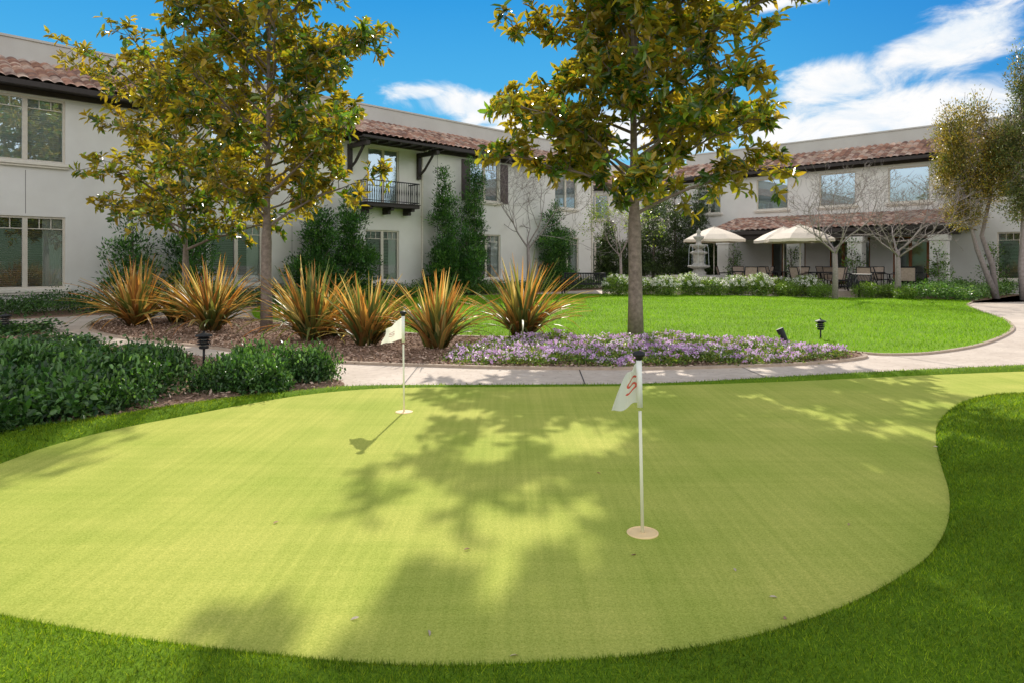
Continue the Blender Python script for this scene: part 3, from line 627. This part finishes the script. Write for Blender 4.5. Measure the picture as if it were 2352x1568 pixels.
def trunkst(h,r): 
    mb=MB(); mb.tube([(0,0,0),(.05,0,h*.4),(-.03,.04,h*.85)],[r,r*.7,r*.2],6)
    for i in range(14):
        a=i*2.4; z=h*(.15+.05*i); q=.6*(1-i/20); mb.tube([(0,0,z),(q*math.cos(a)*.6,q*math.sin(a)*.6,z+.15),(q*math.cos(a)*1.2,q*math.sin(a)*1.2,z+.4)],[r*.3,r*.2,.006],4)
    return mb
for s,o,h,r,n in ((1.4,1.0,2.8,.8,280),(3.0,1.2,3.0,.95,440),(7.4,1.0,3.6,.95,850),(8.8,1.0,4.0,.88,880),(13.3,.9,5.2,.78,1050),(15.0,.8,5.8,.7,950),(14.2,1.2,3.2,.75,500),(20.4,.9,4.3,1.08,1050),(-5.4,1.0,4.3,.8,400),(-2.3,1.2,3.4,.35,90)):
    plant('wall_shrub',LW(s,o),conical(h,r,n,1),M['leaf'],trunkst(h,.045),parts=('trunk','crown'),label='feathery dark green shrub trained against the house wall',category='shrub',group='tall shrubs along the house wall')
for s,h,r in ((4.0,2.3,.45),(6.9,2.2,.35),(9.6,2.4,.55),(12.9,2.2,.5),(14.4,2.3,.6)):
    plant('climbing_vine',LW(s,3.75 if s<13 else 1.2,B0,AR),conical(h,r,60,1,[(.08,.15,.03),(.13,.22,.04)],.09,.06),M['leaf'],trunkst(h,.03),parts=('stem','foliage'),label='green climbing vine beside a portico column',category='vine',group='vines on the portico')
for u,Y,h,r in ((1500,38,5.4,1.2),(1550,39,6.3,1.25),(1600,38,5.8,.95),(1395,37.5,3.6,.8),(1460,39,3.6,1.2),(1640,37.5,2.8,.7)):
    plant('evergreen_tree',PD(u,Y),conical(h,r,700,2,[(.06,.10,.03),(.09,.13,.045),(.045,.07,.025)],.16,.05),M['leaf'],trunkst(h,.08),parts=('trunk','crown'),label='dark evergreen tree at the rear of the courtyard',category='tree',group='evergreens at the rear of the courtyard')
def teatree(loc,trunks,ells,n,pal,label):
    mb=MB()
    for t_ in trunks: mb.tube(t_,[.12,.10,.08,.05,.02][:len(t_)],7)
    for i in range(90):
        e_=R.choice(ells); t_=R.choice(trunks); b0=Vector(t_[R.choice([-1,-2])]); q=Vector((e_[0]+R.uniform(-1.05,1.05)*e_[3],e_[1]+R.uniform(-.8,.8)*e_[4],e_[2]+R.uniform(-.9,1.1)*e_[5])); mb.tube([b0,b0.lerp(q,.5)+Vector((0,0,-.2)),q],[.025,.015,.006],4,False)
    plant('tea_tree',loc,blobfol(ells,n,17,.12,.11,.038,pal,small=True,outer=.6,j=.32,up=.6),M['leaf'],mb,M['palebark'],parts=('trunk','crown'),label=label,category='tree')
teatree(PD(2290,25.5),[[(0,0,0),(-.35,0,.9),(-.75,0,1.9),(-1.1,0,3.2),(-1.3,0,5.2)],[(.05,.1,0),(-.1,.1,1.3),(-.5,.1,2.4),(-.2,0,4),(0,0,6)]],
    [(-1.6,0,5.9,.7,.7,1.5),(-1.0,.2,4.3,.85,.85,1.1),(-.1,0,5.2,.8,.8,1.6),(-1.2,0,3.2,.7,.7,.5),(-.6,.2,7.0,.45,.45,.9),(-1.9,0,4.6,.45,.45,.9)],2000,[(.34,.24,.045),(.42,.30,.07),(.20,.19,.035),(.13,.15,.035)],'olive-gold tea tree with pale leaning trunks')
teatree(PD(2352,24.5),[[(0,0,0),(-.1,0,1.2),(0,0,3),(.1,0,5),(.1,0,8)],[(.3,0,0),(.5,0,1.5),(.5,0,3.5),(.6,0,5.5),(.7,0,7)]],
    [(0,0,7.6,.5,.5,1.7),(-.4,0,5.7,.7,.7,1.2),(.6,0,5.,.8,.8,2.2),(0.1,0,3.6,.8,.8,.8),(.8,0,7.,.6,.6,1.8)],1900,[(.12,.15,.05),(.16,.19,.06),(.08,.11,.04),(.28,.22,.08)],'tall grey-green tea tree with pale trunks')
RP=[(.12,.22,.03),(.20,.30,.05),(.08,.16,.025),(.26,.33,.07)]
def rose():
    v,f,c=blobfol([(0,0,.42,.62,.5,.42)],330,12,.07,.07,.045,RP,small=True,outer=.35)
    e=plant('rose_bush',(0,0),(v,f,c),M['leaf'],bushstem(.5,.7),label='low rose bush with white blooms edging the patio',category='rose bush',group='white rose bushes edging the patio')
    n=70; d=norm(rng.standard_normal((n,3))); d[:,2]=np.abs(d[:,2]); ctr=d*[.64,.52,.44]+[0,0,.44]; P=np.repeat(ctr,10,0)+rng.standard_normal((n*10,3))*.022; m_=len(P)
    v,f,c=quads(P,rng.standard_normal((m_,3)),rng.standard_normal((m_,3)),np.full(m_,.06),np.full(m_,.055),palette([(.85,.85,.80),(.78,.78,.70)],m_,.04))
    emit('blossoms',npmesh('blossoms',v,f,M['petal'],c),e); return e
r1=rose(); pos=[PD(1420+i*54,28.0+.5*(i%2)) for i in range(9)]
r1.location=(*pos[0],0)
for i,p in enumerate(pos[1:]): copy_thing(r1,p,i*2.1,(1,1,.86+.1*(i%3)))
bx=None
for u,v_,s_ in ((1810,682,1.),(1885,686,.95),(1990,686,1.0),(2035,686,.9),(1760,676,.9),(2080,690,.8)):
    if bx is None: bx=plant('round_shrub',G(u,v_),blobfol([(0,0,.28,.5,.5,.3)],380,12,.05,.05,.035,[(.14,.24,.03),(.21,.31,.05),(.10,.17,.02)],small=True,outer=.3),M['leaf'],bushstem(.4,.4),label='small rounded yellow-green shrub beside the patio',category='shrub',group='rounded shrubs beside the patio')
    else: copy_thing(bx,G(u,v_),u,s_)
# ---------------------------------------------------------------- flags
def flagpin(loc,lean,label,mark,ph,wide):
    e=emit('putting_flag',None,None,(*loc,.026),label=label,category='golf flag',group='golf flags on the putting green'); e.rotation_euler=(0,lean,0)
    mb=MB(); mb.tube([(0,0,-.01),(0,0,.62)],.0085,12); emit('pole',mb.mesh('pole',M['pole'],True),e)
    mb=MB(); mb.lathe([(.0145,.64),(.0145,.878)],16); emit('sleeve',mb.mesh('sleeve',M['white'],True),e)
    mb=MB(); mb.lathe([(.014,.879),(.018,.882),(.018,.895),(.030,.900),(.032,.912),(.024,.922),(.008,.926)],20); emit('cap',mb.mesh('cap',M['iron'],True),e)
    mb=MB(); mb.lathe([(.080,-.004),(.080,.004),(.074,.007),(.070,.004),(.012,.004)],40); emit('cup_cover',mb.mesh('cup_cover',M['cup']),e)
    def fp(u,v,off=0.):
        if wide:
            x=-.010-(.150+.03*v)*u+.012*math.sin(v*5)*u; z=.868-.195*v-(.12-.065*v)*u+.012*math.sin(u*8+v)*u; y=-.004+.030*math.sin(u*8+v*2+ph)*u**.7-off
        else:
            x=-.008-(.050+.086*v**.85)*u; z=.872-.21*v-.045*u*v-.06*u*(1-v)+.010*math.sin(u*7)*v; y=-.004+.032*math.sin(u*7.5+v*1.5+ph)*u**.6-off
        return (x,y,z)
    mb=MB(); nu,nv=26,22
    for j in range(nv+1):
        for i in range(nu+1): mb.v.append(fp(i/nu,j/nv))
    for j in range(nv):
        for i in range(nu): a=j*(nu+1)+i; mb.f.append((a,a+1,a+nu+2,a+nu+1))
    emit('cloth',mb.mesh('cloth',M['clothflag'],True,(.86,.84,.75)),e)
    def arc(cx,cy,rx,ry,a0,a1,n): return [(cx+rx*math.cos(math.radians(a0+(a1-a0)*i/n)),cy+ry*math.sin(math.radians(a0+(a1-a0)*i/n))) for i in range(n+1)]
    k_=.55 if wide else .95; ky=.6 if wide else .85; sw=.17 if wide else .11; cx_=.60 if wide else .36; cy_=.52 if wide else .47
    pts=arc(cx_,cy_-.10*ky,.29*k_,.10*ky,200,450,22)+arc(cx_,cy_+.10*ky,.29*k_,.10*ky,-90,-335,22)[1:]
    mb=MB(); N_=len(pts)-1
    for i,(u_,v_) in enumerate(pts):
        q=pts[min(i+1,N_)]; p=pts[max(i-1,0)]; du,dv=(q[0]-p[0])*sw,(q[1]-p[1])*.2; l=math.hypot(du,dv)+1e-9; nx2,ny2=-dv/l,du/l; wd=.004 if wide else .0048
        mb.v+=[fp(max(0,u_+nx2*wd/sw),v_+ny2*wd/.2,.003),fp(max(0,u_-nx2*wd/sw),v_-ny2*wd/.2,.003)]
        if i: b=2*i; mb.f.append((b-2,b-1,b+1,b))
    emit('flag_mark',mb.mesh('flag_mark',M[mark]),e)
flagpin(G(1476,1235),math.radians(-1.2),'white golf flag with red mark on cream pole in putting hole','red',0,False)
flagpin(G(928,952),math.radians(-.6),'white golf flag with faded mark on cream pole in putting hole','pink',1.5,True)
# ---------------------------------------------------------------- path lights
def pathlight(loc,label):
    e=emit('path_light',None,None,loc,label=label,category='garden light',group='black tiered path lights')
    mb=MB(); mb.tube([(0,0,0),(0,0,.20)],.014,10); emit('post',mb.mesh('post',M['iron'],True),e)
    mb=MB(); mb.lathe([(.02,.19),(.05,.195),(.055,.205),(.055,.225),(.03,.23)],20)
    for z in (.243,.276,.309): mb.lathe([(.04,z+.016),(.076,z),(.078,z+.005),(.045,z+.022)],20)
    mb.lathe([(.095,.338),(.098,.346),(.085,.358),(.03,.376),(.012,.382),(.012,.40)],20); emit('lamp_head',mb.mesh('lamp_head',M['iron']),e)
    mb=MB(); mb.lathe([(.034,.228),(.034,.34)],14); emit('lens',mb.mesh('lens',M['trim'],True),e)
    return e
p1=pathlight(G(1885,783),'black tiered path light at the lawn edge')
copy_thing(p1,G(468,838),0,1.15,label='black tiered path light among dark green shrubs')
copy_thing(p1,G(12,772),0,1.1,label='black tiered path light among dark green shrubs')
e=emit('spotlight',None,None,G(1803,803),label='black adjustable spotlight among purple flowers',category='garden light')
mb=MB(); mb.tube([(0,0,0),(0,0,.12)],.012,8); emit('stake',mb.mesh('stake',M['iron']),e)
mb=MB(); mb.tube([(.03,0,.10),(0,0,.16),(-.05,.02,.27),(-.075,.03,.33)],[.03,.045,.055,.06],14); emit('lamp_head',mb.mesh('lamp_head',M['iron']),e)
# ---------------------------------------------------------------- bench
def bench(loc,rz,W,label):
    e=emit('park_bench',None,None,loc,rz,label=label,category='bench'); mb=MB()
    for i in range(9): y=-.25+i*.055; mb.box(-W/2,W/2,y,y+.045,.42,.445)
    emit('seat',mb.mesh('seat',M['iron']),e); mb=MB()
    n=int(W/.07)
    for i in range(n):
        x=-W/2+.03+(W-.06)*i/(n-1); mb.tube([(x,.25,.47),(x,.30,.7),(x,.37,.90)],.022,4)
    mb.tube([(-W/2,.37,.91),(W/2,.37,.91)],.03,6); mb.tube([(-W/2,.25,.47),(W/2,.25,.47)],.022,6)
    emit('backrest',mb.mesh('backrest',M['iron']),e)
    for x in (-W/2-.02,W/2+.02):
        mb=MB(); mb.tube([(x,-.30,0),(x,-.26,.40),(x,-.30,.64),(x,-.2,.68),(x,.28,.64)],.032,8); mb.tube([(x,.40,0),(x,.26,.40),(x,.40,.95)],.032,8); mb.tube([(x,-.26,.41),(x,.27,.41)],.025,8)
        emit('leg',mb.mesh('leg',M['iron'],True),e)
bench(PD(1340,29.8),-.25,1.75,'black slatted metal bench beside the lawn')
bench(PD(1960,26.9),-1.2,1.0,'black slatted metal bench at the patio edge')
# ---------------------------------------------------------------- fountain
e=emit('fountain',None,None,(*PD(1605,31.5),PZ),label='tiered grey stone fountain on the patio',category='fountain')
mb=MB(); mb.lathe([(1.25,0),(1.25,.08),(1.15,.12),(1.15,.4),(1.28,.45),(1.28,.56),(1.05,.56),(1.05,.3),(.2,.3)],8,ph=.39); emit('basin',mb.mesh('basin',M['stone']),e,bevel=.01)
mb=MB(); mb.lathe([(.34,.3),(.34,.7),(.26,.75),(.24,.85),(.50,.93),(.52,1.0),(.30,1.04),(.24,1.12),(.26,1.5),(.38,1.56),(.41,1.62),(.20,1.68),(.15,1.76)],16,ph=.39); emit('pedestal',mb.mesh('pedestal',M['stone'],False),e,bevel=.01)
mb=MB(); mb.lathe([(.15,1.76),(.34,1.88),(.40,1.96),(.38,1.98),(.16,1.96),(.11,2.06),(.11,2.16),(.22,2.26),(.26,2.34),(.24,2.36),(.11,2.38),(.07,2.48),(.11,2.54),(.09,2.62),(.03,2.68),(.02,2.74)],20); emit('bowl',mb.mesh('bowl',M['stone'],True),e)
mb=MB()
for i in range(10): a=i*.628; mb.tube([(.40*math.cos(a),.40*math.sin(a),1.96),(.45*math.cos(a),.45*math.sin(a),1.8),(.48*math.cos(a),.48*math.sin(a),1.0)],[.008,.006,.004],4)
emit('water',mb.mesh('water',M['water']),e)
# ---------------------------------------------------------------- umbrellas, tables, chairs
def umbrella(loc,r,h,rz,label):
    e=emit('patio_umbrella',None,None,(*loc,PZ),rz,label=label,category='umbrella',group='cream patio umbrellas')
    mb=MB(); mb.tube([(0,0,.05),(0,0,h+.05)],.025,10).lathe([(.28,0),(.28,.05),(.1,.08),(.05,.12)],20); emit('pole',mb.mesh('pole',M['frame'],True),e)
    mb=MB(); n=8; rings=[(.04,h),(.35*r,h-.17),(.7*r,h-.38),(r,h-.62),(r*1.005,h-.74)]
    for q,z in rings:
        for j in range(n*2):
            a=math.pi*j/n; k=1 if j%2==0 else .955; mb.v.append((q*k*math.cos(a),q*k*math.sin(a),z-(.0 if j%2==0 else .02)))
    for i in range(len(rings)-1):
        for j in range(2*n): j2=(j+1)%(2*n); mb.f.append((i*16+j,i*16+j2,(i+1)*16+j2,(i+1)*16+j))
    emit('canopy',mb.mesh('canopy',M['canvas']),e)
    mb=MB()
    for j in range(8): a=math.pi*j/4; mb.tube([(0,0,h-.02),(r*.98*math.cos(a),r*.98*math.sin(a),h-.65)],.01,4)
    emit('ribs',mb.mesh('ribs',M['darkwood']),e)
umbrella(PD(1640,33),1.5,2.88,.2,'cream patio umbrella behind the fountain'); umbrella(PD(1800,31.2),1.3,2.78,.5,'cream patio umbrella over a table'); umbrella(PD(1838,29.2),1.4,2.78,.1,'cream patio umbrella over a table')
def table(loc):
    e=emit('patio_table',None,None,(*loc,PZ),label='round dark metal patio table',category='table',group='round patio tables')
    mb=MB(); mb.lathe([(.55,.70),(.56,.71),(.56,.73),(.55,.74)],28); emit('tabletop',mb.mesh('tabletop',M['iron']),e); 
    for i in range(4):
        a=i*1.571+.4; mb=MB(); mb.tube([(.1*math.cos(a),.1*math.sin(a),.70),(.2*math.cos(a),.2*math.sin(a),.35),(.42*math.cos(a),.42*math.sin(a),0)],.018,6); emit('leg',mb.mesh('leg',M['iron']),e)
    return e
def chair(loc,rz):
    e=emit('patio_chair',None,None,(*loc,PZ),rz,label='patio armchair with tan sling seat and dark frame',category='chair',group='tan sling patio chairs')
    mb=MB()
    for x in (-.27,.27):
        mb.tube([(x,-.27,0),(x,-.25,.42),(x,-.27,.64),(x,-.1,.67),(x,.22,.65)],.018,6); mb.tube([(x,.33,0),(x,.18,.40),(x,.34,.95)],.018,6); mb.tube([(x,-.25,.42),(x,.19,.38)],.018,6)
    mb.tube([(-.27,.34,.95),(.27,.34,.95)],.018,6); emit('frame',mb.mesh('frame',M['iron'],True),e)
    mb=MB()
    for q in ((-.25,.43),(0,.38),(.17,.39),(.24,.6),(.33,.95)): mb.v+=[(-.26,q[0],q[1]),(.26,q[0],q[1])]
    mb.f=[(2*i,2*i+1,2*i+3,2*i+2) for i in range(4)]; emit('seat',mb.mesh('seat',M['sling']),e); return e
tb=None; ch=None
for (u,Y) in ((1710,32),(1800,31.2),(1880,29.4),(2000,29.2),(1940,31.5),(2085,29.0)):
    x,y=PD(u,Y)
    if tb is None: tb=table((x,y))
    else: copy_thing(tb,(x,y,PZ),u)
    for k in range(4):
        a=k*1.571+.5+u; l=(x+.95*math.cos(a),y+.95*math.sin(a)); rz=a-math.pi/2
        if ch is None: ch=chair(l,rz)
        else: copy_thing(ch,(*l,PZ),rz)
print('done')
